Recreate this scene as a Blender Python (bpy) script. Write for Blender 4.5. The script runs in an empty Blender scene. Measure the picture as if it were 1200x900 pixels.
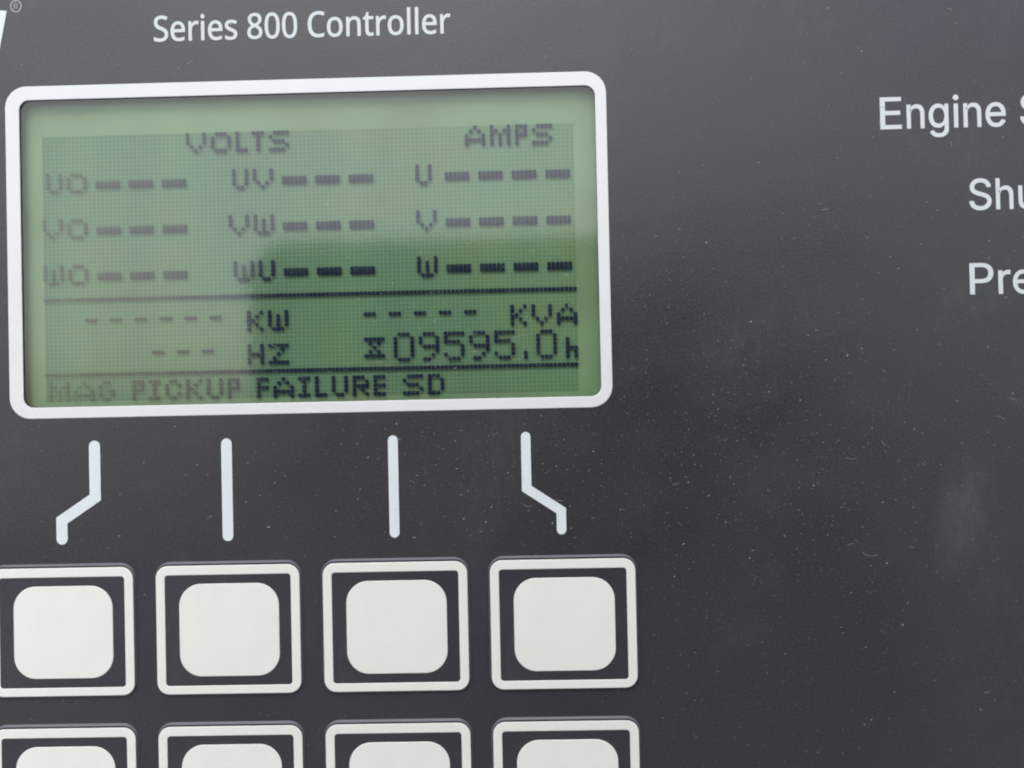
import bpy, bmesh, math, random
from mathutils import Vector, Matrix

# ------------------------------------------------------------------ camera, world, sun, exposure
S = 1.054e-4                  # metres per panel unit; panel face is the plane y = 0, facing -Y
FOC = 1000.0                  # camera distance and focal length in panel units
scene = bpy.context.scene
col = scene.collection

cam_data = bpy.data.cameras.new('camera')
cam = bpy.data.objects.new('camera', cam_data)
col.objects.link(cam)
cam_data.sensor_fit = 'HORIZONTAL'
cam_data.sensor_width = 36.0
cam_data.lens = 36.0 * FOC / 1200.0
cam_data.clip_start = 0.001
cam_data.clip_end = 200.0
_r = ((0.99964162, 0.02097647, 0.01663162), (-0.02111377, 0.99974408, 0.00812289), (-0.01645697, -0.00847113, 0.99982869))
_w = [Vector((r[0], r[2], -r[1])) for r in _r]          # right, down, forward
cam.matrix_world = Matrix(((_w[0].x, -_w[1].x, -_w[2].x, 0), (_w[0].y, -_w[1].y, -_w[2].y, -FOC * S),
                           (_w[0].z, -_w[1].z, -_w[2].z, 0), (0, 0, 0, 1)))
cam_data.dof.use_dof = True
cam_data.dof.focus_distance = FOC * S * 1.02
cam_data.dof.aperture_fstop = 9.0
scene.camera = cam

SUN_EL, SUN_AZ = 52.0, -14.0      # azimuth from -Y (behind the camera) towards -X
sd = Vector((math.sin(math.radians(SUN_AZ)) * math.cos(math.radians(SUN_EL)),
             -math.cos(math.radians(SUN_AZ)) * math.cos(math.radians(SUN_EL)), math.sin(math.radians(SUN_EL))))
world = bpy.data.worlds.new('World')
scene.world = world
world.use_nodes = True
wn = world.node_tree
bg = wn.nodes['Background']
sky = wn.nodes.new('ShaderNodeTexSky')
sky.sky_type = 'NISHITA'
sky.sun_disc = False
sky.sun_elevation = math.radians(SUN_EL)
sky.sun_rotation = math.atan2(sd.x, sd.y)
sky.dust_density = 2.5
sky.air_density = 1.0
sky.ozone_density = 1.0
hs = wn.nodes.new('ShaderNodeHueSaturation')
hs.inputs['Saturation'].default_value = 0.4
wn.links.new(sky.outputs[0], hs.inputs['Color'])
wn.links.new(hs.outputs[0], bg.inputs['Color'])
bg.inputs['Strength'].default_value = 0.15

sun_l = bpy.data.lights.new('sun', 'SUN')
sun_l.energy = 0.5
sun_l.angle = math.radians(22)
sun_l.color = (1.0, 0.985, 0.965)
sun = bpy.data.objects.new('sun', sun_l)
col.objects.link(sun)
sun.rotation_euler = sd.to_track_quat('Z', 'Y').to_euler()
sun.location = sd * 5

scene.view_settings.view_transform = 'Standard'
scene.view_settings.look = 'None'
scene.view_settings.gamma = 1.0
scene.view_settings.exposure = 0.62
scene.cycles.filter_width = 2.0
scene.cycles.transparent_max_bounces = 24
scene.cycles.max_bounces = 10

random.seed(7)

# ------------------------------------------------------------------ helpers
def P(X, Y, d=0.0):
    """panel coordinates (X right, Y down, d out of the face) to world metres"""
    return (X * S, -d * S, -Y * S)

def link(name, me, mat, parent=None, **props):
    o = bpy.data.objects.new(name, me)
    col.objects.link(o)
    if mat and not me.materials:
        me.materials.append(mat)
    if parent:
        o.parent = parent
    for k, v in props.items():
        o[k] = v
    return o

def mesh(name, verts, faces, smooth=False):
    me = bpy.data.meshes.new(name)
    me.from_pydata(verts, [], faces)
    bm = bmesh.new(); bm.from_mesh(me)
    bmesh.ops.recalc_face_normals(bm, faces=bm.faces)
    if smooth:
        for f in bm.faces: f.smooth = True
    bm.to_mesh(me); bm.free()
    return me

def rr(x0, y0, x1, y1, r, n=8):
    pts = []
    for cx, cy, a0 in ((x1 - r, y0 + r, -90), (x1 - r, y1 - r, 0), (x0 + r, y1 - r, 90), (x0 + r, y0 + r, 180)):
        for i in range(n + 1):
            a = math.radians(a0 + 90 * i / n)
            pts.append((cx + r * math.cos(a), cy + r * math.sin(a)))
    return pts

def loft(name, loops, cap_last=True, cap_first=False, closed=False, smooth=False):
    """loops: list of (points2d, depth) with equal counts"""
    V, F = [], []
    n = len(loops[0][0])
    for pts, d in loops:
        for p in pts:
            dd = d(p) if callable(d) else d
            V.append(P(p[0], p[1], dd))
    m = len(loops)
    for k in range(m if closed else m - 1):
        a, b = k * n, ((k + 1) % m) * n
        for i in range(n):
            j = (i + 1) % n
            F.append((a + i, a + j, b + j, b + i))
    if cap_last: F.append(tuple((m - 1) * n + i for i in range(n)))
    if cap_first: F.append(tuple(range(n)))
    return mesh(name, V, F, smooth)

def ring(name, outer, inner, base, top, edge=0.6):
    """flat printed ring with a slightly softened edge"""
    def grow(pts, e):
        cx = sum(p[0] for p in pts) / len(pts); cy = sum(p[1] for p in pts) / len(pts)
        return [(p[0] + e * (1 if p[0] > cx else -1), p[1] + e * (1 if p[1] > cy else -1)) for p in pts]
    return loft(name, [(outer, base), (grow(outer, -edge), top), (grow(inner, edge), top), (inner, base)], cap_last=False)

# ------------------------------------------------------------------ materials
def new_mat(name):
    m = bpy.data.materials.new(name)
    m.use_nodes = True
    nt = m.node_tree
    return m, nt, nt.nodes['Principled BSDF'], nt.nodes['Material Output']

def N(nt, t, **kw):
    n = nt.nodes.new(t)
    for k, v in kw.items():
        setattr(n, k, v)
    return n

def math_n(nt, op, a, b=None, c=None):
    n = N(nt, 'ShaderNodeMath', operation=op)
    for i, v in enumerate((a, b, c)):
        if v is None: continue
        if isinstance(v, (int, float)): n.inputs[i].default_value = v
        else: nt.links.new(v, n.inputs[i])
    return n.outputs[0]

def noise(nt, scale, detail=2, rough=0.5, src=None, stretch=None):
    tc = N(nt, 'ShaderNodeTexCoord')
    out = tc.outputs['Object']
    if stretch:
        mp = N(nt, 'ShaderNodeMapping'); mp.inputs['Scale'].default_value = stretch
        nt.links.new(out, mp.inputs[0]); out = mp.outputs[0]
    n = N(nt, 'ShaderNodeTexNoise')
    n.inputs['Scale'].default_value = scale
    n.inputs['Detail'].default_value = detail
    n.inputs['Roughness'].default_value = rough
    nt.links.new(out, n.inputs['Vector'])
    return n.outputs['Fac']

def ramp(nt, src, lo, hi, a, b):
    n = N(nt, 'ShaderNodeMapRange')
    n.inputs['From Min'].default_value = lo; n.inputs['From Max'].default_value = hi
    n.inputs['To Min'].default_value = a; n.inputs['To Max'].default_value = b
    nt.links.new(src, n.inputs['Value'])
    return n.outputs[0]

def mixc(nt, fac, a, b):
    n = N(nt, 'ShaderNodeMix', data_type='RGBA')
    if isinstance(fac, (int, float)): n.inputs['Factor'].default_value = fac
    else: nt.links.new(fac, n.inputs['Factor'])
    for s, v in ((n.inputs['A'], a), (n.inputs['B'], b)):
        if isinstance(v, tuple): s.default_value = (*v, 1)
        else: nt.links.new(v, s)
    return n.outputs['Result']

def bump(nt, src, dist, strength, prev=None):
    b = N(nt, 'ShaderNodeBump')
    b.inputs['Strength'].default_value = strength
    b.inputs['Distance'].default_value = dist
    nt.links.new(src, b.inputs['Height'])
    if prev: nt.links.new(prev, b.inputs['Normal'])
    return b.outputs['Normal']

# dark textured overlay film
def overlay_mat():
    m, nt, bs, out = new_mat('charcoal overlay film')
    grain = noise(nt, 3600, 2, 0.6)
    mott = noise(nt, 34, 3, 0.55)
    speck = noise(nt, 9000, 1, 0.5)
    base = mixc(nt, ramp(nt, grain, 0.3, 0.7, 0, 1), (0.015, 0.0145, 0.023), (0.037, 0.035, 0.048))
    base = mixc(nt, ramp(nt, mott, 0.4, 0.62, 0, 0.28), base, (0.038, 0.041, 0.036))
    # greasy rub mark and general dusty haze lying on the film
    tc = N(nt, 'ShaderNodeTexCoord')
    mp = N(nt, 'ShaderNodeMapping')
    mp.vector_type = 'TEXTURE'
    mp.inputs['Location'].default_value = (505 * S, 0, -150 * S)
    mp.inputs['Rotation'].default_value = (0, math.radians(12), 0)
    mp.inputs['Scale'].default_value = (40 * S, 1, 92 * S)
    nt.links.new(tc.outputs['Object'], mp.inputs[0])
    ln = N(nt, 'ShaderNodeVectorMath', operation='LENGTH')
    nt.links.new(mp.outputs[0], ln.inputs[0])
    sm = ramp(nt, ln.outputs['Value'], 1.0, 0.15, 0, 1)
    fine = noise(nt, 900, 4, 0.65, stretch=(1, 1, 0.35))
    sm = math_n(nt, 'MULTIPLY', sm, ramp(nt, fine, 0.3, 0.7, 0.2, 1))
    dusty = ramp(nt, noise(nt, 60, 4, 0.7), 0.52, 0.75, 0, 0.08)
    fac = math_n(nt, 'MAXIMUM', math_n(nt, 'MULTIPLY', sm, 0.15), math_n(nt, 'MULTIPLY', dusty, ramp(nt, fine, 0.35, 0.7, 0, 1)))
    base = mixc(nt, fac, base, (0.30, 0.30, 0.31))
    nt.links.new(base, bs.inputs['Base Color'])
    r = math_n(nt, 'ADD', ramp(nt, mott, 0.3, 0.7, 0.33, 0.49), ramp(nt, grain, 0.3, 0.7, -0.04, 0.06))
    nt.links.new(r, bs.inputs['Roughness'])
    bs.inputs['Specular IOR Level'].default_value = 0.75
    n = bump(nt, grain, 0.00006, 0.32)
    n = bump(nt, noise(nt, 120, 2), 0.0002, 0.25, n)
    nt.links.new(n, bs.inputs['Normal'])
    return m

def print_mat(name, colr, rough=0.45):
    m, nt, bs, out = new_mat(name)
    c2 = tuple(v * 0.975 for v in colr)
    base = mixc(nt, ramp(nt, noise(nt, 260, 3, 0.6), 0.35, 0.65, 0, 1), colr, c2)
    nt.links.new(base, bs.inputs['Base Color'])
    bs.inputs['Roughness'].default_value = rough
    nt.links.new(bump(nt, noise(nt, 3000, 2), 0.00003, 0.25), bs.inputs['Normal'])
    return m

AX0, AX1, AY0, AY1 = [v * 1.0098 for v in (-569.0, 62.0, -313.6, 1.9)]      # active area of the 128 x 64 matrix
CELL = (AX1 - AX0) / 128.0
CELLY = (AY1 - AY0) / 64.0

def lcd_back_mat():
    m, nt, bs, out = new_mat('green reflective display backing')
    tc = N(nt, 'ShaderNodeTexCoord')
    sp = N(nt, 'ShaderNodeSeparateXYZ')
    nt.links.new(tc.outputs['Object'], sp.inputs[0])
    u = math_n(nt, 'DIVIDE', math_n(nt, 'SUBTRACT', sp.outputs['X'], AX0 * S), CELL * S)
    v = math_n(nt, 'DIVIDE', math_n(nt, 'SUBTRACT', math_n(nt, 'MULTIPLY', sp.outputs['Z'], -1.0), AY0 * S), CELLY * S)
    fu = math_n(nt, 'FRACT', u); fv = math_n(nt, 'FRACT', v)
    def gap(x):
        a = math_n(nt, 'ABSOLUTE', math_n(nt, 'SUBTRACT', x, 0.5))
        return math_n(nt, 'GREATER_THAN', a, 0.42)
    g = math_n(nt, 'MAXIMUM', gap(fu), gap(fv))
    ins = None
    for x, lo, hi in ((u, 0, 128), (v, 0, 64)):
        for t in (math_n(nt, 'GREATER_THAN', x, lo), math_n(nt, 'LESS_THAN', x, hi)):
            ins = t if ins is None else math_n(nt, 'MULTIPLY', ins, t)
    patch = ramp(nt, noise(nt, 55, 2, 0.5), 0.4, 0.6, 0, 1)
    patch2 = ramp(nt, noise(nt, 90, 2, 0.5, stretch=(1, 1, 2.5)), 0.42, 0.62, 0, 1)
    sky_band = ramp(nt, noise(nt, 75, 2, 0.5, stretch=(1, 1, 0.12)), 0.38, 0.62, 0, 1)  # soft vertical bands of mirrored sky, painted into the backing colour
    marg = mixc(nt, patch, (0.220, 0.345, 0.190), (0.185, 0.285, 0.155))
    cellc = mixc(nt, patch, (0.132, 0.240, 0.124), (0.148, 0.232, 0.105))
    cellc = mixc(nt, math_n(nt, 'MULTIPLY', patch2, 0.5), cellc, (0.120, 0.240, 0.150))
    cellc = mixc(nt, math_n(nt, 'MULTIPLY', sky_band, 0.7), cellc, (0.090, 0.180, 0.108))
    act = mixc(nt, math_n(nt, 'MULTIPLY', g, 0.45), cellc, (0.26, 0.39, 0.25))
    base = mixc(nt, ins, marg, act)
    nt.links.new(base, bs.inputs['Base Color'])
    bs.inputs['Roughness'].default_value = 0.5
    bs.inputs['Specular IOR Level'].default_value = 0.2
    return m

def pixel_mat():
    m, nt, bs, out = new_mat('dark liquid crystal segment')
    bs.inputs['Roughness'].default_value = 0.6
    bs.inputs['Specular IOR Level'].default_value = 0.1
    tr = N(nt, 'ShaderNodeBsdfTransparent')
    mx = N(nt, 'ShaderNodeMixShader')
    tc = N(nt, 'ShaderNodeTexCoord'); sp = N(nt, 'ShaderNodeSeparateXYZ')
    nt.links.new(tc.outputs['Object'], sp.inputs[0])
    # fade towards left and lower left: the sky reflection's veil painted into the segments
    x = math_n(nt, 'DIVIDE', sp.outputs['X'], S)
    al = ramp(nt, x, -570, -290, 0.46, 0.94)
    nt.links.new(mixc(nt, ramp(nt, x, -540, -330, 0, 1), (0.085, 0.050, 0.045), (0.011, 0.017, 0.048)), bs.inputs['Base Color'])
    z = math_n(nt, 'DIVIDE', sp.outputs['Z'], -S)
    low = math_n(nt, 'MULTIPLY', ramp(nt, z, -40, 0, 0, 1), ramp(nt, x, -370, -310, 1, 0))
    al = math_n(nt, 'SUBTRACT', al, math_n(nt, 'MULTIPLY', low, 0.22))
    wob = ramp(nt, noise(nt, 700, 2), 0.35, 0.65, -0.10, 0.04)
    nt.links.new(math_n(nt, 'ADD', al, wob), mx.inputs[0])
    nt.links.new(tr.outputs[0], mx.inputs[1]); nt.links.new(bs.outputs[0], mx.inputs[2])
    nt.links.new(mx.outputs[0], out.inputs[0])
    return m

def window_mat():
    m, nt, bs, out = new_mat('clear display window film')
    nt.nodes.remove(bs)
    tr = N(nt, 'ShaderNodeBsdfTransparent'); tr.inputs[0].default_value = (0.96, 0.97, 0.95, 1)
    gl = N(nt, 'ShaderNodeBsdfGlossy')
    gl.inputs['Roughness'].default_value = 0.085
    lw = N(nt, 'ShaderNodeLayerWeight'); lw.inputs['Blend'].default_value = 0.5
    fr = math_n(nt, 'ADD', math_n(nt, 'MULTIPLY', math_n(nt, 'POWER', lw.outputs['Facing'], 5.0), 0.9), 0.088)
    b1 = bump(nt, noise(nt, 45, 2, 0.4), 0.0004, 0.12)
    b2 = bump(nt, noise(nt, 2500, 2, 0.5), 0.00002, 0.12, b1)
    nt.links.new(b2, gl.inputs['Normal'])
    mx = N(nt, 'ShaderNodeMixShader')
    nt.links.new(fr, mx.inputs[0])
    nt.links.new(tr.outputs[0], mx.inputs[1]); nt.links.new(gl.outputs[0], mx.inputs[2])
    nt.links.new(mx.outputs[0], out.inputs[0])
    return m

def plain(name, colr, rough, bscale=400, metallic=0.0):
    m, nt, bs, out = new_mat(name)
    base = mixc(nt, noise(nt, bscale, 3), tuple(v * 0.85 for v in colr), tuple(v * 1.1 for v in colr))
    nt.links.new(base, bs.inputs['Base Color'])
    bs.inputs['Roughness'].default_value = rough
    bs.inputs['Metallic'].default_value = metallic
    return m

M_OV = overlay_mat()
M_WHITE = print_mat('cool white screen print', (0.76, 0.82, 0.86))
M_FRAME = print_mat('white display surround print', (0.78, 0.80, 0.80))
M_KEY = print_mat('warm white key print', (0.87, 0.865, 0.82))
M_LET = print_mat('slightly dulled white lettering print', (0.64, 0.69, 0.72))
M_EDGE = print_mat('dull lilac grey embossed edge', (0.15, 0.145, 0.17))
M_GREY = print_mat('worn grey print', (0.40, 0.40, 0.42))
M_LCD = lcd_back_mat()
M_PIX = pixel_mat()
M_WIN = window_mat()
M_STEEL = plain('dark painted steel', (0.05, 0.05, 0.055), 0.45)
M_WALL = plain('grey plastic recess', (0.10, 0.11, 0.10), 0.6)
M_RUBBER = plain('black phone casing', (0.012, 0.012, 0.013), 0.4)
M_LENS = plain('dark lens glass', (0.01, 0.01, 0.02), 0.08)
M_GROUND = plain('grey gravelly asphalt', (0.22, 0.22, 0.215), 0.9, 40)

# ------------------------------------------------------------------ setting: the ground below
me = mesh('ground', [(-60, -60, -1.35), (60, -60, -1.35), (60, 60, -1.35), (-60, 60, -1.35)], [(0, 1, 2, 3)])
link('ground', me, M_GROUND, kind='structure')

# ------------------------------------------------------------------ control panel
panel = bpy.data.objects.new('control_panel', None)
col.objects.link(panel)
panel.empty_display_size = 0.02
panel['label'] = 'charcoal generator controller panel with white printing, green display and square white keys'
panel['category'] = 'control panel'

HX0, HX1, HY0, HY1 = -594.3, 87.7, -356.8, 7.6      # display opening
ox = (-1250.0, -760.0, 1150.0, 860.0)
RECESS = -12.0
hole = rr(HX0, HY0, HX1, HY1, 12)
face = loft('faceplate', [
    (rr(*ox, 30), -22), (rr(*ox, 30), -3), (rr(ox[0] + 3, ox[1] + 3, ox[2] - 3, ox[3] - 3, 27), 0),
    (hole, 0), (hole, -5.0),
    (rr(HX0 - 6, HY0 - 6, HX1 + 6, HY1 + 6, 12), -5.0), (rr(HX0 - 6, HY0 - 6, HX1 + 6, HY1 + 6, 12), -22)],
    cap_last=False, closed=True)
link('faceplate', face, M_OV, panel)
hs_in = (ox[0] + 14, ox[1] + 14, ox[2] - 14, ox[3] - 14)
link('housing', loft('housing', [(rr(*hs_in, 24), -22.1), (rr(*hs_in, 24), -640), ], cap_last=True), M_STEEL, panel)

# white band printed round the opening
link('display_frame', ring('display_frame', rr(-611.2, -373.5, 101, 20.9, 25), rr(HX0 - 0.2, HY0 - 0.2, HX1 + 0.2, HY1 + 0.2, 12), 0.02, 0.45), M_FRAME, panel)

# the liquid crystal display behind the opening
disp = link('display', loft('display', [(rr(HX0 - 5, HY0 - 5, HX1 + 5, HY1 + 5, 4), -30), (rr(HX0 - 5, HY0 - 5, HX1 + 5, HY1 + 5, 4), RECESS)]), M_LCD, panel)
link('window_film', loft('window_film', [(rr(HX0 + 0.2, HY0 + 0.2, HX1 - 0.2, HY1 - 0.2, 12), -1.6)]), M_WIN, disp)

G5 = {
 'A': '..X../.X.X./X...X/XXXXX/X...X', 'C': '.XX./X..X/X.../X..X/.XX.', 'D': 'XXX./X..X/X..X/X..X/XXX.',
 'E': 'XXX/X../XXX/X../XXX', 'F': 'XXX/X../XXX/X../X..', 'G': '.XX./X.../X.XX/X..X/.XX.', 'H': 'X..X/X..X/XXXX/X..X/X..X',
 'I': 'XXX/.X./.X./.X./XXX', 'K': 'X..X/X.X./XX../X.X./X..X', 'L': 'X../X../X../X../XXX',
 'M': 'X...X/XX.XX/X.X.X/X.X.X/X.X.X', 'O': '.XXX./X...X/X...X/X...X/.XXX.', 'P': 'XXX/X.X/XXX/X../X..',
 'R': 'XXX./X..X/XXXX/X.X./X..X', 'S': '.XXXX/X..../.XXX./....X/XXXX.', 'T': 'XXX/.X./.X./.X./.X.',
 'U': 'X..X/X..X/X..X/X..X/.XX.', 'V': 'X...X/X...X/X...X/.X.X./..X..', 'W': 'X...X/X.X.X/X.X.X/X.X.X/.XXX.',
 'Z': 'XXXXX/...X./..X../.X.../XXXXX', 'h': 'X../X../XXX/X.X/X.X', '#': 'XXXXX/.X.X./..X../.X.X./XXXXX',
 '0': '.XXX./X...X/X...X/X...X/X...X/X...X/.XXX.', '9': '.XXX./X...X/X...X/.XXXX/....X/...X./.XX..',
 '5': 'XXXXX/X..../XXXX./....X/....X/X...X/.XXX.', '.': 'X/X', '-': 'XXX', '=': 'XXXXXX/XXXXXX',
}
PIX_D = RECESS + 2.6
def readout(name, items):
    """items: (column, row, glyph) on the 128 x 64 matrix"""
    V, F = [], []
    for c, r, ch in items:
        if isinstance(ch, int):
            rows = ['X' * ch]
        else:
            rows = G5[ch].split('/')
        for j, line in enumerate(rows):
            for i, q in enumerate(line):
                if q != 'X': continue
                x = AX0 + (c + i) * CELL; y = AY0 + (r + j) * CELLY
                e = 0.24; b = len(V)
                for (a, bb) in ((x + e, y + e), (x + CELL - e, y + e), (x + CELL - e, y + CELLY - e), (x + e, y + CELLY - e)):
                    V.append(P(a, bb, PIX_D))
                for (a, bb) in ((x + e, y + e), (x + CELL - e, y + e), (x + CELL - e, y + CELLY - e), (x + e, y + CELLY - e)):
                    V.append(P(a, bb, PIX_D - 0.25))
                F += [(b, b + 1, b + 2, b + 3)]
                for t in range(4):
                    u = (t + 1) % 4
                    F.append((b + t, b + u, b + 4 + u, b + 4 + t))
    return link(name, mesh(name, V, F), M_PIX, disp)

def word(name, text, cols, row):
    return readout(name, [(c, row, ch) for ch, c in zip(text, cols)])

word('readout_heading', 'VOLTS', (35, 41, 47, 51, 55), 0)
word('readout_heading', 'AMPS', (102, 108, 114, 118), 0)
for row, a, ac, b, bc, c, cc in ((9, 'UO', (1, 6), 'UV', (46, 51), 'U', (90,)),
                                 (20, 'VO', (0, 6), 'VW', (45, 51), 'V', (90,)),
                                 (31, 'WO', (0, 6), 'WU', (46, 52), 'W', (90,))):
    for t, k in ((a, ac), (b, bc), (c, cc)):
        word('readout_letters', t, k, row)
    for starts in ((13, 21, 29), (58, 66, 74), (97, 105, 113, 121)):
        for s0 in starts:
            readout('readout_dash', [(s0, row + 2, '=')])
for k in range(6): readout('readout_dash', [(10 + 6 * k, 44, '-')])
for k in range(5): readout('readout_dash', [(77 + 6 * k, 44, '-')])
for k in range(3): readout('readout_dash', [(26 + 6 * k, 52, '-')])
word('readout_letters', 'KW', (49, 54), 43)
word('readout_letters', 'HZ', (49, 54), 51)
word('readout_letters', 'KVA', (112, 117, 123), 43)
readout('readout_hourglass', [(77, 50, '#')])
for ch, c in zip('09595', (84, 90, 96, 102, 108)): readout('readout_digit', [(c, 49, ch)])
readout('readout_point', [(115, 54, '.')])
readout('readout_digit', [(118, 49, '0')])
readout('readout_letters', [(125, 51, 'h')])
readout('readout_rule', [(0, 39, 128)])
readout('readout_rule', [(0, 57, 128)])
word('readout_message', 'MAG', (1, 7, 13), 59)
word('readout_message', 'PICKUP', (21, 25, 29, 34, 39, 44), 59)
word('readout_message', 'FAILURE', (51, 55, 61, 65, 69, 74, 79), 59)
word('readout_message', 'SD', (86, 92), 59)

# ------------------------------------------------------------------ printed lines from display to keys
def stroke(name, pts, w, mat, d0=0.02, d1=0.35):
    """round-ended band along a polyline, mitred at bends"""
    h = w / 2; n = len(pts)
    L, R = [], []
    def perp(a, b):
        dx, dy = b[0] - a[0], b[1] - a[1]; l = math.hypot(dx, dy)
        return (-dy / l, dx / l), (dx / l, dy / l)
    for i in range(n):
        if i == 0: (nx, ny), _ = perp(pts[0], pts[1]); m = 1
        elif i == n - 1: (nx, ny), _ = perp(pts[-2], pts[-1]); m = 1
        else:
            (ax, ay), _ = perp(pts[i - 1], pts[i]); (bx, by), _ = perp(pts[i], pts[i + 1])
            nx, ny = ax + bx, ay + by; l = math.hypot(nx, ny); nx /= l; ny /= l
            m = 1 / (nx * ax + ny * ay)
        L.append((pts[i][0] + nx * h * m, pts[i][1] + ny * h * m))
        R.append((pts[i][0] - nx * h * m, pts[i][1] - ny * h * m))
    def cap(c, a0, k=8):
        return [(c[0] + h * math.cos(a0 + math.pi * t / k), c[1] + h * math.sin(a0 + math.pi * t / k)) for t in range(1, k)]
    e = perp(pts[-2], pts[-1])[0]; s0 = perp(pts[0], pts[1])[0]
    loop = L + cap(pts[-1], math.atan2(e[1], e[0]) - math.pi * 0, 8)[::1] if False else None
    ae = math.atan2(e[1], e[0]); as_ = math.atan2(-s0[1], -s0[0])
    endcap = [(pts[-1][0] + h * math.cos(ae - math.pi * t / 8), pts[-1][1] + h * math.sin(ae - math.pi * t / 8)) for t in range(1, 8)]
    startcap = [(pts[0][0] + h * math.cos(as_ - math.pi * t / 8), pts[0][1] + h * math.sin(as_ - math.pi * t / 8)) for t in range(1, 8)]
    loop = L + endcap + R[::-1] + startcap
    V = [P(p[0], p[1], d0) for p in loop] + [P(p[0], p[1], d1) for p in loop]
    k = len(loop)
    F = [tuple(range(k, 2 * k))] + [(i, (i + 1) % k, k + (i + 1) % k, k + i) for i in range(k)]
    return link(name, mesh(name, V, F), mat, panel)

stroke('guide_line', [(-511, 54.6), (-511, 115.0), (-551.3, 141.6), (-551.3, 163.4)], 13.2, M_WHITE)
stroke('guide_line', [(-354.3, 54.8), (-354.3, 163)], 12.6, M_WHITE)
stroke('guide_line', [(-157.8, 54.6), (-157.8, 163)], 11.6, M_WHITE)
stroke('guide_line', [(-1.8, 53.5), (-1.8, 114.2), (38, 140.8), (38, 163)], 11.2, M_WHITE)

# ------------------------------------------------------------------ keys
def make_key(cx, top, first):
    w, h = 169.5, 150.4
    x0, x1, y0, y1 = -w / 2, w / 2, 0.0, h
    H = 2.6
    topl = rr(x0 + 0.3, y0 + 0.3, x1 - 0.3, y1 - 0.3, 14)
    if first is None:
        kme = loft('key', [(rr(x0 - 2.2, y0 - 4.4, x1 + 2.2, y1 + 2.0, 18), 0.02), (rr(x0 - 1.2, y0 - 2.2, x1 + 1.2, y1 + 1.0, 16), H)])
        fme = ring('key_frame', rr(x0, y0, x1, y1, 14), rr(x0 + 10.4, y0 + 11, x1 - 10.4, y1 - 9.8, 4), H + 0.02, H + 0.4)
        px0, px1, py0, py1 = x0 + 27.2, x1 - 24.6, 21.4, 129.8
        pme = loft('key_pad', [(rr(px0, py0, px1, py1, 26, 12), H + 0.02), (rr(px0 + .5, py0 + .5, px1 - .5, py1 - .5, 25.5, 12), H + 0.5),
                               (rr(px0 + 14, py0 + 14, px1 - 14, py1 - 14, 18, 12), H + 0.6), (rr(px0 + 40, py0 + 40, px1 - 40, py1 - 40, 8, 12), H + 0.65)])
        kme.materials.append(M_OV); kme.materials.append(M_EDGE)
        for f in kme.polygons:
            if abs(f.normal.y) < 0.9: f.material_index = 1
        first = (kme, fme, pme)
    k = link('key', first[0], M_OV, panel)
    k.location = P(cx * 0.9975, top * 0.9965, 0)
    link('key_frame', first[1], M_KEY, k)
    link('key_pad', first[2], M_KEY, k)
    return first

proto = None
for ry in range(2):
    for cx in (-552.9, -355.95, -158.6, 37.9):
        proto = make_key(cx, 197.7 + ry * 188.95, proto)

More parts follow.
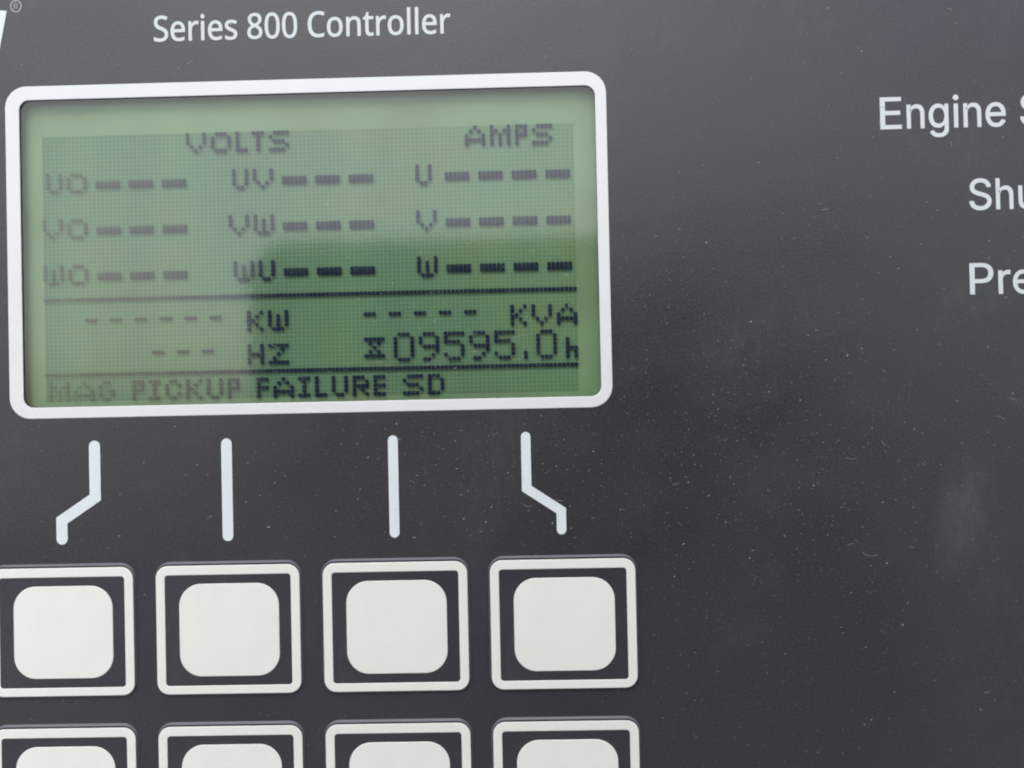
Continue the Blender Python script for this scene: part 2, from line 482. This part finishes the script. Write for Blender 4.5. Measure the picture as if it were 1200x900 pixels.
# ------------------------------------------------------------------ lettering
GLYPHS = {"noto":{"0":[459,[[[419,287],[418,242],[415,201],[409,163],[401,128],[390,97],[376,70],[359,47],[339,27],[316,12],[290,1],[261,-6],[229,-8],
[188,-4],[153,8],[122,27],[97,54],[76,88],[60,129],[48,176],[42,229],[39,287],[41,346],[48,399],[58,446],[73,486],[93,520],[119,547],[149,566],
[186,578],[229,581],[269,578],[304,566],[335,547],[361,520],[382,486],[399,446],[410,399],[417,346]],[[110,287],[111,238],[115,194],[121,156],
[131,125],[143,98],[159,78],[178,64],[202,55],[229,52],[256,55],[279,64],[298,78],[314,98],[326,124],[336,156],[343,194],[347,238],[348,287],
[347,336],[343,380],[336,417],[326,449],[314,475],[298,495],[279,510],[256,518],[229,521],[202,518],[178,510],[159,495],[143,475],[131,449],[121,417],
[115,380],[111,336]]]],"8":[459,[[[229,581],[261,579],[291,574],[318,565],[341,553],[362,538],[378,519],[390,497],[398,472],[400,443],[399,421],
[394,401],[385,383],[374,367],[361,352],[346,338],[329,325],[310,314],[291,303],[314,291],[335,279],[355,265],[373,250],[389,234],[401,216],[411,196],
[417,173],[419,148],[416,118],[408,90],[395,65],[378,44],[356,26],[330,11],[300,1],[267,-6],[231,-8],[192,-6],[157,0],[126,10],[100,24],[78,42],
[61,63],[49,87],[42,115],[39,146],[41,171],[47,194],[56,214],[68,232],[82,249],[99,264],[118,277],[138,289],[158,299],[140,310],[123,322],[107,336],
[93,350],[81,366],[71,383],[64,401],[59,422],[58,444],[60,472],[68,497],[80,518],[97,537],[117,552],[141,565],[168,573],[197,579]],[[108,145],
[112,119],[121,96],[138,76],[161,60],[192,51],[229,48],[265,51],[295,60],[319,76],[336,96],[346,120],[350,148],[348,166],[343,182],[335,197],
[324,211],[310,223],[293,235],[274,246],[253,256],[229,265],[217,270],[194,260],[174,249],[157,237],[142,225],[130,212],[121,197],[114,182],
[110,164]],[[228,524],[200,521],[176,514],[155,502],[139,486],[130,466],[127,441],[128,422],[133,406],[141,391],[151,379],[164,367],[179,357],
[195,348],[213,339],[232,330],[250,339],[267,348],[282,357],[296,367],[307,379],[317,392],[325,406],[329,423],[330,441],[327,466],[318,486],[302,502],
[282,514],[257,521]]]],"C":[507,[[[323,517],[294,516],[266,510],[241,502],[217,490],[196,474],[178,456],[162,434],[149,410],[139,383],[131,353],
[127,321],[125,286],[128,241],[135,200],[147,164],[164,132],[186,105],[213,83],[244,68],[281,58],[322,55],[347,56],[371,58],[394,62],[416,66],
[438,72],[460,78],[460,15],[438,8],[416,2],[393,-2],[369,-6],[342,-7],[312,-8],[257,-4],[208,8],[166,28],[130,56],[101,90],[78,131],[62,178],[52,230],
[49,287],[51,329],[57,369],[67,406],[81,440],[99,471],[120,499],[145,523],[174,543],[206,559],[242,571],[281,578],[324,581],[353,580],[381,577],
[409,572],[435,565],[460,557],[482,547],[453,486],[435,494],[415,501],[394,508],[372,513],[348,516]]]],"R":[499,[[[236,573],[281,571],[320,565],
[353,555],[381,540],[404,522],[422,500],[434,474],[442,444],[444,410],[442,381],[437,356],[427,334],[415,315],[401,298],[385,285],[367,274],[349,264],
[330,257],[487,0],[403,0],[264,237],[150,237],[150,0],[78,0],[78,573]],[[232,510],[150,510],[150,298],[236,298],[278,301],[312,310],[338,325],
[355,347],[366,374],[370,407],[368,430],[363,450],[355,467],[343,480],[328,491],[310,500],[287,505],[261,509]]]],"S":[440,[[[403,153],[400,121],
[392,92],[378,66],[359,44],[335,26],[307,11],[274,1],[238,-6],[198,-8],[177,-8],[157,-7],[137,-5],[118,-2],[100,1],[83,4],[68,9],[54,14],[41,19],
[41,88],[62,80],[86,72],[113,65],[142,59],[171,56],[201,55],[228,56],[252,60],[273,66],[290,74],[305,85],[316,98],[324,113],[329,129],[330,147],
[329,164],[325,180],[318,194],[308,207],[295,218],[277,230],[255,241],[228,252],[196,265],[172,274],[151,284],[131,294],[114,305],[98,317],[85,330],
[74,344],[65,359],[57,375],[52,393],[49,413],[48,435],[51,464],[58,490],[71,513],[89,533],[110,550],[136,563],[165,573],[197,579],[231,581],[262,580],
[290,577],[318,572],[343,565],[367,558],[389,549],[366,487],[346,495],[325,502],[302,508],[278,513],[254,516],[229,517],[207,516],[187,513],[169,507],
[155,499],[142,489],[133,478],[126,464],[122,450],[121,434],[122,416],[126,400],[133,386],[143,373],[156,362],[172,351],[193,341],[217,330],[246,318],
[278,306],[307,293],[332,279],[353,264],[371,247],[385,228],[395,206],[401,181]]]],"e":[452,[[[234,438],[269,435],[301,427],[329,414],[354,396],
[374,373],[390,346],[402,315],[409,281],[411,244],[411,201],[117,201],[122,157],[134,119],[154,90],[181,69],[215,56],[254,52],[280,53],[305,56],
[327,60],[348,66],[370,73],[392,82],[392,20],[370,11],[349,4],[327,-1],[304,-5],[279,-7],[251,-8],[212,-5],[176,3],[143,17],[114,36],[90,61],[70,91],
[56,126],[47,167],[44,212],[47,257],[55,297],[68,333],[86,364],[108,390],[134,411],[164,426],[198,435]],[[233,380],[202,377],[175,366],[154,348],
[137,323],[125,293],[119,257],[338,257],[336,281],[333,302],[326,322],[318,338],[306,353],[292,364],[276,373],[256,378]]]],"i":[207,[[[139,430],
[139,0],[68,0],[68,430]],[[104,591],[115,590],[124,586],[133,580],[140,572],[144,560],[145,546],[144,532],[140,521],[133,512],[124,506],[115,502],
[104,501],[93,502],[83,506],[75,512],[68,521],[64,532],[63,546],[64,560],[68,572],[75,580],[83,586],[93,590]]]],"l":[207,[[[139,0],[68,0],[68,609],
[139,609]]]],"n":[496,[[[275,438],[322,434],[361,421],[391,401],[413,371],[426,330],[431,280],[431,0],[361,0],[361,275],[358,307],[351,333],[338,353],
[319,367],[295,376],[265,379],[222,374],[189,361],[166,338],[151,308],[142,269],[139,223],[139,0],[68,0],[68,430],[125,430],[136,371],[140,371],
[150,385],[162,398],[175,409],[190,418],[206,425],[222,431],[239,435],[257,437]]]],"o":[485,[[[442,216],[440,181],[436,150],[428,121],[417,95],
[404,71],[388,51],[369,33],[348,18],[324,7],[299,-1],[271,-6],[241,-8],[214,-6],[188,-1],[163,7],[140,18],[119,33],[100,51],[84,71],[70,95],[59,121],
[51,150],[46,181],[44,216],[47,261],[55,301],[68,336],[87,367],[110,392],[137,412],[169,426],[204,435],[244,438],[281,435],[316,426],[347,412],
[374,392],[398,367],[417,336],[431,301],[439,261]],[[117,216],[119,184],[123,154],[130,128],[141,105],[155,86],[172,71],[192,59],[216,53],[243,51],
[270,53],[294,59],[314,71],[331,86],[345,105],[356,128],[363,154],[367,184],[369,216],[367,248],[363,277],[355,303],[345,325],[331,344],[314,359],
[294,370],[270,376],[242,379],[202,374],[171,359],[147,335],[130,303],[120,263]]]],"r":[331,[[[269,438],[295,437],[304,436],[312,435],[319,433],
[310,368],[287,372],[279,373],[271,374],[264,374],[248,373],[232,369],[217,363],[202,355],[189,346],[176,334],[166,321],[156,305],[149,289],[143,270],
[140,251],[139,229],[139,0],[68,0],[68,430],[126,430],[134,351],[137,351],[147,367],[158,381],[170,395],[183,407],[198,418],[214,426],[231,433],
[249,437]]]],"s":[384,[[[348,119],[346,92],[339,69],[327,49],[311,32],[292,18],[268,6],[241,-2],[210,-6],[176,-8],[148,-7],[122,-5],[99,-1],[78,5],
[59,11],[42,19],[42,83],[60,75],[81,67],[104,60],[128,54],[153,50],[178,49],[211,51],[236,57],[256,66],[269,79],[277,94],[280,112],[279,123],
[276,132],[271,141],[264,150],[253,158],[239,167],[222,176],[200,185],[174,196],[148,206],[124,217],[103,228],[84,239],[69,252],[57,266],[48,283],
[43,302],[41,324],[46,358],[61,386],[85,408],[118,425],[157,435],[202,438],[228,437],[252,434],[275,430],[298,424],[319,417],[339,409],[315,353],
[297,360],[278,366],[258,372],[238,377],[218,379],[197,380],[171,379],[149,374],[131,366],[118,356],[111,343],[108,328],[109,317],[113,307],[119,298],
[127,290],[139,282],[154,274],[172,266],[193,256],[219,246],[245,236],[268,226],[289,215],[306,203],[321,191],[333,176],[341,159],
[346,140]]]],"t":[289,[[[212,50],[222,50],[233,51],[245,53],[255,54],[264,56],[272,59],[272,5],[263,1],[253,-2],[240,-4],[226,-6],[213,-8],[200,-8],
[178,-7],[157,-3],[138,4],[120,13],[104,27],[91,44],[82,66],[76,93],[74,125],[74,375],[13,375],[13,409],[75,437],[103,528],[144,528],[144,430],
[269,430],[269,375],[144,375],[144,127],[146,103],[153,83],[163,69],[177,58],[193,52]]]]," ":[208,[]]},"inter":{"E":[419,[[[60,0],[60,509],[372,509],
[372,452],[125,452],[125,286],[355,286],[355,229],[125,229],[125,57],[375,57],[375,0]]]],"P":[445,[[[60,0],[60,509],[235,509],[272,506],[305,499],
[332,487],[356,471],[375,452],[390,430],[400,404],[407,377],[409,348],[407,318],[400,291],[390,265],[375,243],[356,223],[332,207],[305,195],[272,188],
[235,186],[125,186],[125,0]],[[125,242],[233,242],[257,244],[279,248],[297,256],[312,266],[324,279],[333,294],[339,310],[343,328],[344,348],[343,367],
[339,385],[333,402],[324,416],[312,428],[297,439],[279,446],[257,451],[232,452],[125,452]]]],"S":[447,[[[224,-9],[188,-7],[156,-1],[128,9],[102,23],
[81,40],[64,60],[51,83],[42,109],[38,137],[104,137],[108,118],[114,102],[123,88],[136,76],[150,66],[166,59],[185,53],[204,50],[224,49],[246,50],
[267,54],[286,60],[303,69],[317,79],[329,92],[338,106],[344,122],[346,139],[344,154],[340,168],[332,179],[322,189],[310,197],[296,205],[280,211],
[263,217],[245,222],[184,239],[145,253],[112,269],[86,289],[67,313],[56,341],[52,372],[54,400],[62,425],[75,448],[92,468],[113,484],[138,498],
[165,508],[195,514],[227,516],[259,514],[289,508],[316,498],[340,484],[360,468],[377,449],[390,427],[398,403],[401,378],[337,378],[332,402],[320,421],
[302,437],[280,449],[254,456],[225,459],[204,457],[185,454],[167,448],[152,440],[139,430],[129,418],[121,405],[117,391],[115,376],[117,359],[122,345],
[131,334],[142,324],[155,315],[169,308],[184,302],[198,297],[212,293],[264,279],[279,275],[295,270],[312,264],[328,256],[344,248],[359,238],[372,226],
[384,213],[395,198],[402,180],[407,161],[408,139],[406,112],[399,87],[386,64],[370,43],[349,25],[323,11],[294,0],[261,-7]]]],"e":[404,[[[212,-8],
[177,-5],[145,3],[117,16],[92,35],[72,58],[56,85],[44,116],[37,150],[34,187],[36,224],[44,258],[55,290],[71,317],[91,340],[115,359],[142,373],
[172,382],[205,384],[226,383],[246,380],[266,374],[285,366],[303,355],[319,341],[334,324],[347,305],[357,282],[365,256],[370,227],[371,194],[371,169],
[97,169],[98,151],[102,127],[110,106],[121,88],[135,73],[151,61],[169,53],[190,48],[212,46],[227,47],[241,49],[254,53],[265,58],[276,65],[285,73],
[294,82],[300,93],[306,105],[365,91],[358,72],[348,55],[335,39],[320,26],[302,14],[283,4],[261,-3],[237,-7]],[[309,221],[308,226],[304,248],[298,269],
[288,286],[277,301],[263,314],[246,323],[227,328],[205,330],[183,328],[164,323],[146,313],[131,301],[119,286],[109,270],[102,251],[97,231],
[97,221]]]],"g":[425,[[[207,-151],[180,-149],[156,-146],[134,-140],[114,-132],[97,-122],[82,-110],[70,-97],[59,-84],[51,-69],[101,-41],[107,-49],
[114,-57],[122,-66],[131,-74],[142,-82],[154,-88],[169,-93],[187,-96],[207,-97],[236,-95],[261,-87],[282,-75],[298,-58],[308,-34],[311,-6],[311,68],
[306,68],[301,60],[294,51],[287,41],[277,32],[266,23],[252,16],[236,10],[217,6],[195,5],[165,7],[138,14],[113,27],[90,43],[71,65],[55,90],[43,120],
[36,154],[34,191],[36,229],[43,263],[55,293],[71,320],[90,342],[112,361],[138,374],[166,382],[196,384],[218,383],[237,379],[253,373],[267,365],
[279,356],[288,346],[296,336],[302,327],[308,319],[313,319],[313,379],[372,379],[372,-9],[370,-40],[363,-67],[350,-90],[334,-109],[314,-124],
[291,-136],[265,-144],[237,-149]],[[205,59],[227,61],[246,66],[264,75],[278,87],[290,103],[300,121],[307,142],[311,166],[312,193],[311,219],[307,242],
[300,264],[291,283],[279,299],[264,312],[247,322],[227,328],[205,330],[182,328],[163,322],[145,312],[130,298],[118,282],[109,262],[102,241],[98,218],
[96,193],[98,167],[102,144],[109,123],[118,104],[131,88],[145,76],[163,66],[183,61]]]],"h":[410,[[[114,227],[114,0],[53,0],[53,509],[114,509],
[114,287],[102,287],[116,319],[132,344],[152,362],[175,374],[200,382],[227,384],[252,383],[275,377],[295,369],[313,356],[328,340],[341,321],[350,298],
[355,271],[357,240],[357,0],[296,0],[296,235],[293,263],[286,286],[273,304],[256,318],[235,326],[210,329],[192,328],[176,324],[161,317],[147,308],
[136,297],[126,283],[119,266],[115,248]]]],"i":[167,[[[53,0],[53,379],[114,379],[114,0]],[[84,443],[73,444],[63,448],[54,455],[47,463],[43,472],
[41,483],[43,494],[47,504],[54,512],[63,518],[73,522],[84,524],[95,522],[105,518],[114,512],[121,504],[125,494],[126,483],[125,472],[121,463],
[114,455],[105,448],[95,444]]]],"n":[410,[[[114,227],[114,0],[53,0],[53,379],[112,379],[112,287],[102,287],[116,319],[132,344],[152,362],[175,374],
[200,382],[227,384],[252,383],[275,377],[295,369],[313,356],[328,340],[341,321],[350,298],[355,271],[357,240],[357,0],[296,0],[296,235],[293,263],
[286,286],[273,304],[256,318],[235,326],[210,329],[192,328],[176,324],[161,317],[147,308],[136,297],[126,283],[119,266],
[115,248]]]],"r":[260,[[[53,0],[53,379],[112,379],[112,321],[115,321],[124,339],[137,354],[152,367],[171,377],[191,383],[213,385],[229,384],[243,384],
[243,322],[230,324],[223,325],[215,326],[207,326],[190,324],[174,321],[159,315],[146,306],[135,296],[126,284],[119,269],[115,254],[114,237],
[114,0]]]],"u":[410,[[[182,-5],[158,-3],[135,2],[115,11],[97,23],[82,39],[69,59],[60,82],[54,109],[53,139],[53,379],[114,379],[114,144],[116,117],
[124,94],[137,75],[154,61],[175,53],[200,50],[218,51],[234,55],[249,62],[263,71],[274,83],[283,97],[290,113],[295,132],[296,153],[296,379],[357,379],
[357,0],[298,0],[298,92],[307,92],[294,60],[277,35],[257,17],[234,5],[209,-3]]]]," ":[188,[]]}}

WIDE = {'E': 1.14, 'S': 1.06, 'P': 1.1, 'n': 0.97, 'g': 0.98}
def lettering(name, text, font, x0, base, width, cap_h, mat, bold=0.0, capref='E', part_of=None):
    g = GLYPHS[font]
    caph = {'noto': 714.0, 'inter': 509.0}[font]
    if font == 'noto':
        ref = g['l'][1][0]; caph = max(p[1] for p in ref) * 0.94
    xs = []; pen = 0; P2 = []
    for ch in text:
        adv, sp = g[ch]
        w = WIDE.get(ch, 1.0) if font == 'inter' else 1.0
        adv *= w
        for loop in sp:
            P2.append([(p[0] * w + pen, p[1]) for p in loop])
        pen += adv
    mn = min(p[0] for l in P2 for p in l); mx = max(p[0] for l in P2 for p in l)
    kx = width / (mx - mn); ky = cap_h / caph
    cu = bpy.data.curves.new(name, 'CURVE'); cu.dimensions = '2D'; cu.fill_mode = 'BOTH'
    cu.offset = bold
    cu.extrude = 0.16
    for l in P2:
        s = cu.splines.new('POLY'); s.points.add(len(l) - 1)
        for q, p in zip(s.points, l):
            q.co = ((p[0] - mn) * kx, p[1] * ky, 0, 1)
        s.use_cyclic_u = True
    tmp = bpy.data.objects.new(name, cu)
    col.objects.link(tmp)
    dg = bpy.context.evaluated_depsgraph_get()
    me = bpy.data.meshes.new_from_object(tmp.evaluated_get(dg))
    col.objects.unlink(tmp); bpy.data.objects.remove(tmp); bpy.data.curves.remove(cu)
    for v in me.vertices:
        v.co = Vector(P(x0 + v.co.x, base - v.co.y, 0.2 + v.co.z))
    me.name = name
    me.materials.clear()
    return link(name, me, mat, part_of or panel)

lettering('title_lettering', 'Series 800 Controller', 'noto', -431.4, -423.0, 351.0, 29.6, M_LET, bold=0.42)
lettering('indicator_lettering', 'Engine S', 'inter', 419.8, -296.6, 188.0, 36.6, M_LET, bold=0.42)
lettering('indicator_lettering', 'Shu', 'inter', 520.4, -200.0, 76.0, 35.4, M_LET, bold=0.42)
lettering('indicator_lettering', 'Pre', 'inter', 518.6, -101.6, 73.0, 35.6, M_LET, bold=0.42)

# end of the maker's mark, cut by the picture edge, with its registered sign
loop = [(-640, -466.6), (-607.2, -464.4), (-619.5, -404), (-652, -406)]
V = [P(x, y, 0.02) for x, y in loop] + [P(x, y, 0.35) for x, y in loop]
link('logo_stroke', mesh('logo_stroke', V, [(4, 5, 6, 7)] + [(i, (i + 1) % 4, 4 + (i + 1) % 4, 4 + i) for i in range(4)]), M_WHITE, panel)
circ = lambda r: [(-596.2 + r * math.cos(a * math.pi / 16), -469.6 + r * 1.08 * math.sin(a * math.pi / 16)) for a in range(32)]
reg = link('registered_mark', loft('registered_mark', [(circ(6.9), 0.02), (circ(6.8), 0.3), (circ(5.6), 0.3), (circ(5.5), 0.02)], cap_last=False), M_GREY, panel)
lettering('registered_letter', 'R', 'noto', -598.4, -466.4, 5.0, 6.6, M_GREY, part_of=reg)

# ------------------------------------------------------------------ dust lying on the panel
M_DUST, nt, bs, out = new_mat('pale dust')
bs.inputs['Base Color'].default_value = (0.36, 0.36, 0.35, 1)
bs.inputs['Roughness'].default_value = 0.9
V, F = [], []
rng = random.Random(21)
def fleck(x, y, L, W, a, d):
    b = len(V); ca, sa = math.cos(a), math.sin(a); n = 6
    ph = rng.random() * 6
    for i in range(n):
        t = 2 * math.pi * i / n
        q = 0.75 + 0.35 * math.sin(3 * t + ph)
        u, v = L / 2 * math.cos(t) * q, W / 2 * math.sin(t) * q
        V.append(P(x + u * ca - v * sa, y + u * sa + v * ca, d + rng.uniform(0.1, 0.3)))
    F.append(tuple(range(b, b + n)))
def fibre(x, y, L, W, a, bend, d, k=7):
    b = len(V)
    for i in range(k + 1):
        t = i / k
        ang = a + bend * t
        V.append(P(x - W / 2 * math.sin(ang), y + W / 2 * math.cos(ang), d + 0.3))
        V.append(P(x + W / 2 * math.sin(ang), y - W / 2 * math.cos(ang), d + 0.3))
        x += L / k * math.cos(ang); y += L / k * math.sin(ang)
        if i < k: F.append((b + 2 * i, b + 2 * i + 1, b + 2 * i + 3, b + 2 * i + 2))
def surf(x, y):
    if HX0 < x < HX1 and HY0 < y < HY1: return -1.4
    for cx in (-552.9, -355.95, -158.6, 37.9):
        for ty in (197.7, 386.65):
            if abs(x - cx) < 90 and ty - 5 < y < ty + 155: return 4.0
    return 0.3
def on_white(x, y):
    return surf(x, y) > 3.5 or (-620 < x < 110 and -380 < y < 28 and not (HX0 + 4 < x < HX1 - 4 and HY0 + 4 < y < HY1 - 4))
n = 0
while n < 2600:
    z = rng.random()
    if z < 0.45: x, y = rng.uniform(-625, 600), rng.uniform(-480, 450)
    elif z < 0.75: x, y = rng.gauss(290, 140), rng.gauss(90, 140)
    elif z < 0.9: x, y = rng.gauss(-60, 140), rng.gauss(-60, 90)
    else: x, y = rng.gauss(-60, 120), rng.gauss(110, 50)
    if not (-640 < x < 620 and -480 < y < 460) or on_white(x, y): continue
    d = surf(x, y)
    big = rng.random()
    if big < 0.84: L, W = rng.uniform(0.7, 1.8), rng.uniform(0.4, 0.9)
    elif big < 0.985: L, W = rng.uniform(1.8, 4.5), rng.uniform(0.5, 1.1)
    else: L, W = rng.uniform(2.6, 4.0), rng.uniform(1.6, 2.4)
    fleck(x, y, L, W, rng.gauss(-0.25, 0.45), d)
    n += 1
for x, y, L, a, bend in ((370, 85, 16, 0.5, -0.9), (386, 196, 24, 0.55, -0.9), (412, 66, 10, 1.3, -0.9), (440, 190, 9, 0.0, 0.8),
                         (-6, 132, 14, 0.9, -1.6), (26, 128, 18, 0.0, 0.3), (-300, -62, 14, 0.6, -0.2), (-330, -48, 10, 0.1, 0.7),
                         (-118, -33, 12, -0.3, -0.5), (-15, -63, 22, -0.25, 0.2), (560, 20, 12, 0.25, 0.1), (545, 40, 12, 0.4, 0.2),
                         (-360, -92, 8, -0.6, 0.5), (-438, -318, 9, 0.4, 0.9), (500, -280, 7, 1.2, 0.4), (-240, -170, 7, 0.2, 0.8)):
    fibre(x, y, L * 0.8, 0.32, a, bend, surf(x, y))
for k in range(14):
    x, y = rng.uniform(-600, 590), rng.uniform(-470, 440)
    if on_white(x, y): continue
    fibre(x, y, rng.uniform(3, 8), rng.uniform(0.3, 0.5), rng.uniform(-0.7, 0.4), rng.uniform(-0.7, 0.7), surf(x, y))
link('dust', mesh('dust', V, F), M_DUST, kind='stuff', label='pale dust flecks and short fibres scattered over the charcoal panel and display', category='dust')

# ------------------------------------------------------------------ the phone that takes the picture, seen mirrored in the display window
ph = bpy.data.objects.new('phone', None)
col.objects.link(ph)
ph['label'] = 'black phone held level on an added, unseen thin stand in front of the panel'
ph['category'] = 'phone'
def slab(name, x0, x1, z0, z1, r, ya, yb, mat, parent):
    pts = rr(x0, z0, x1, z1, r, 6)
    Vv = [(p[0], ya, p[1]) for p in pts] + [(p[0], yb, p[1]) for p in pts]
    k = len(pts)
    Ff = [tuple(range(k)), tuple(range(k, 2 * k))] + [(i, (i + 1) % k, k + (i + 1) % k, k + i) for i in range(k)]
    return link(name, mesh(name, Vv, Ff), mat, parent)
YF = -FOC * S
slab('phone_body', -0.069, 0.087, -0.040, 0.0385, 0.010, YF - 0.0022, YF - 0.0105, M_RUBBER, ph)
slab('camera_lens', -0.006, 0.006, -0.006, 0.006, 0.0059, YF - 0.0008, YF - 0.0022, M_LENS, ph)
slab('added_clamp', -0.006, 0.018, -0.046, -0.0402, 0.002, YF - 0.0015, YF - 0.012, M_RUBBER, ph)  # clamp, pole and foot are added to carry the phone; pole darkens lower reflection
slab('added_stand_pole', -0.002, 0.014, -1.345, -0.0462, 0.002, YF - 0.002, YF - 0.014, M_STEEL, ph)
slab('added_stand_foot', -0.16, 0.17, -1.352, -1.3445, 0.003, YF + 0.03, YF - 0.16, M_STEEL, ph)
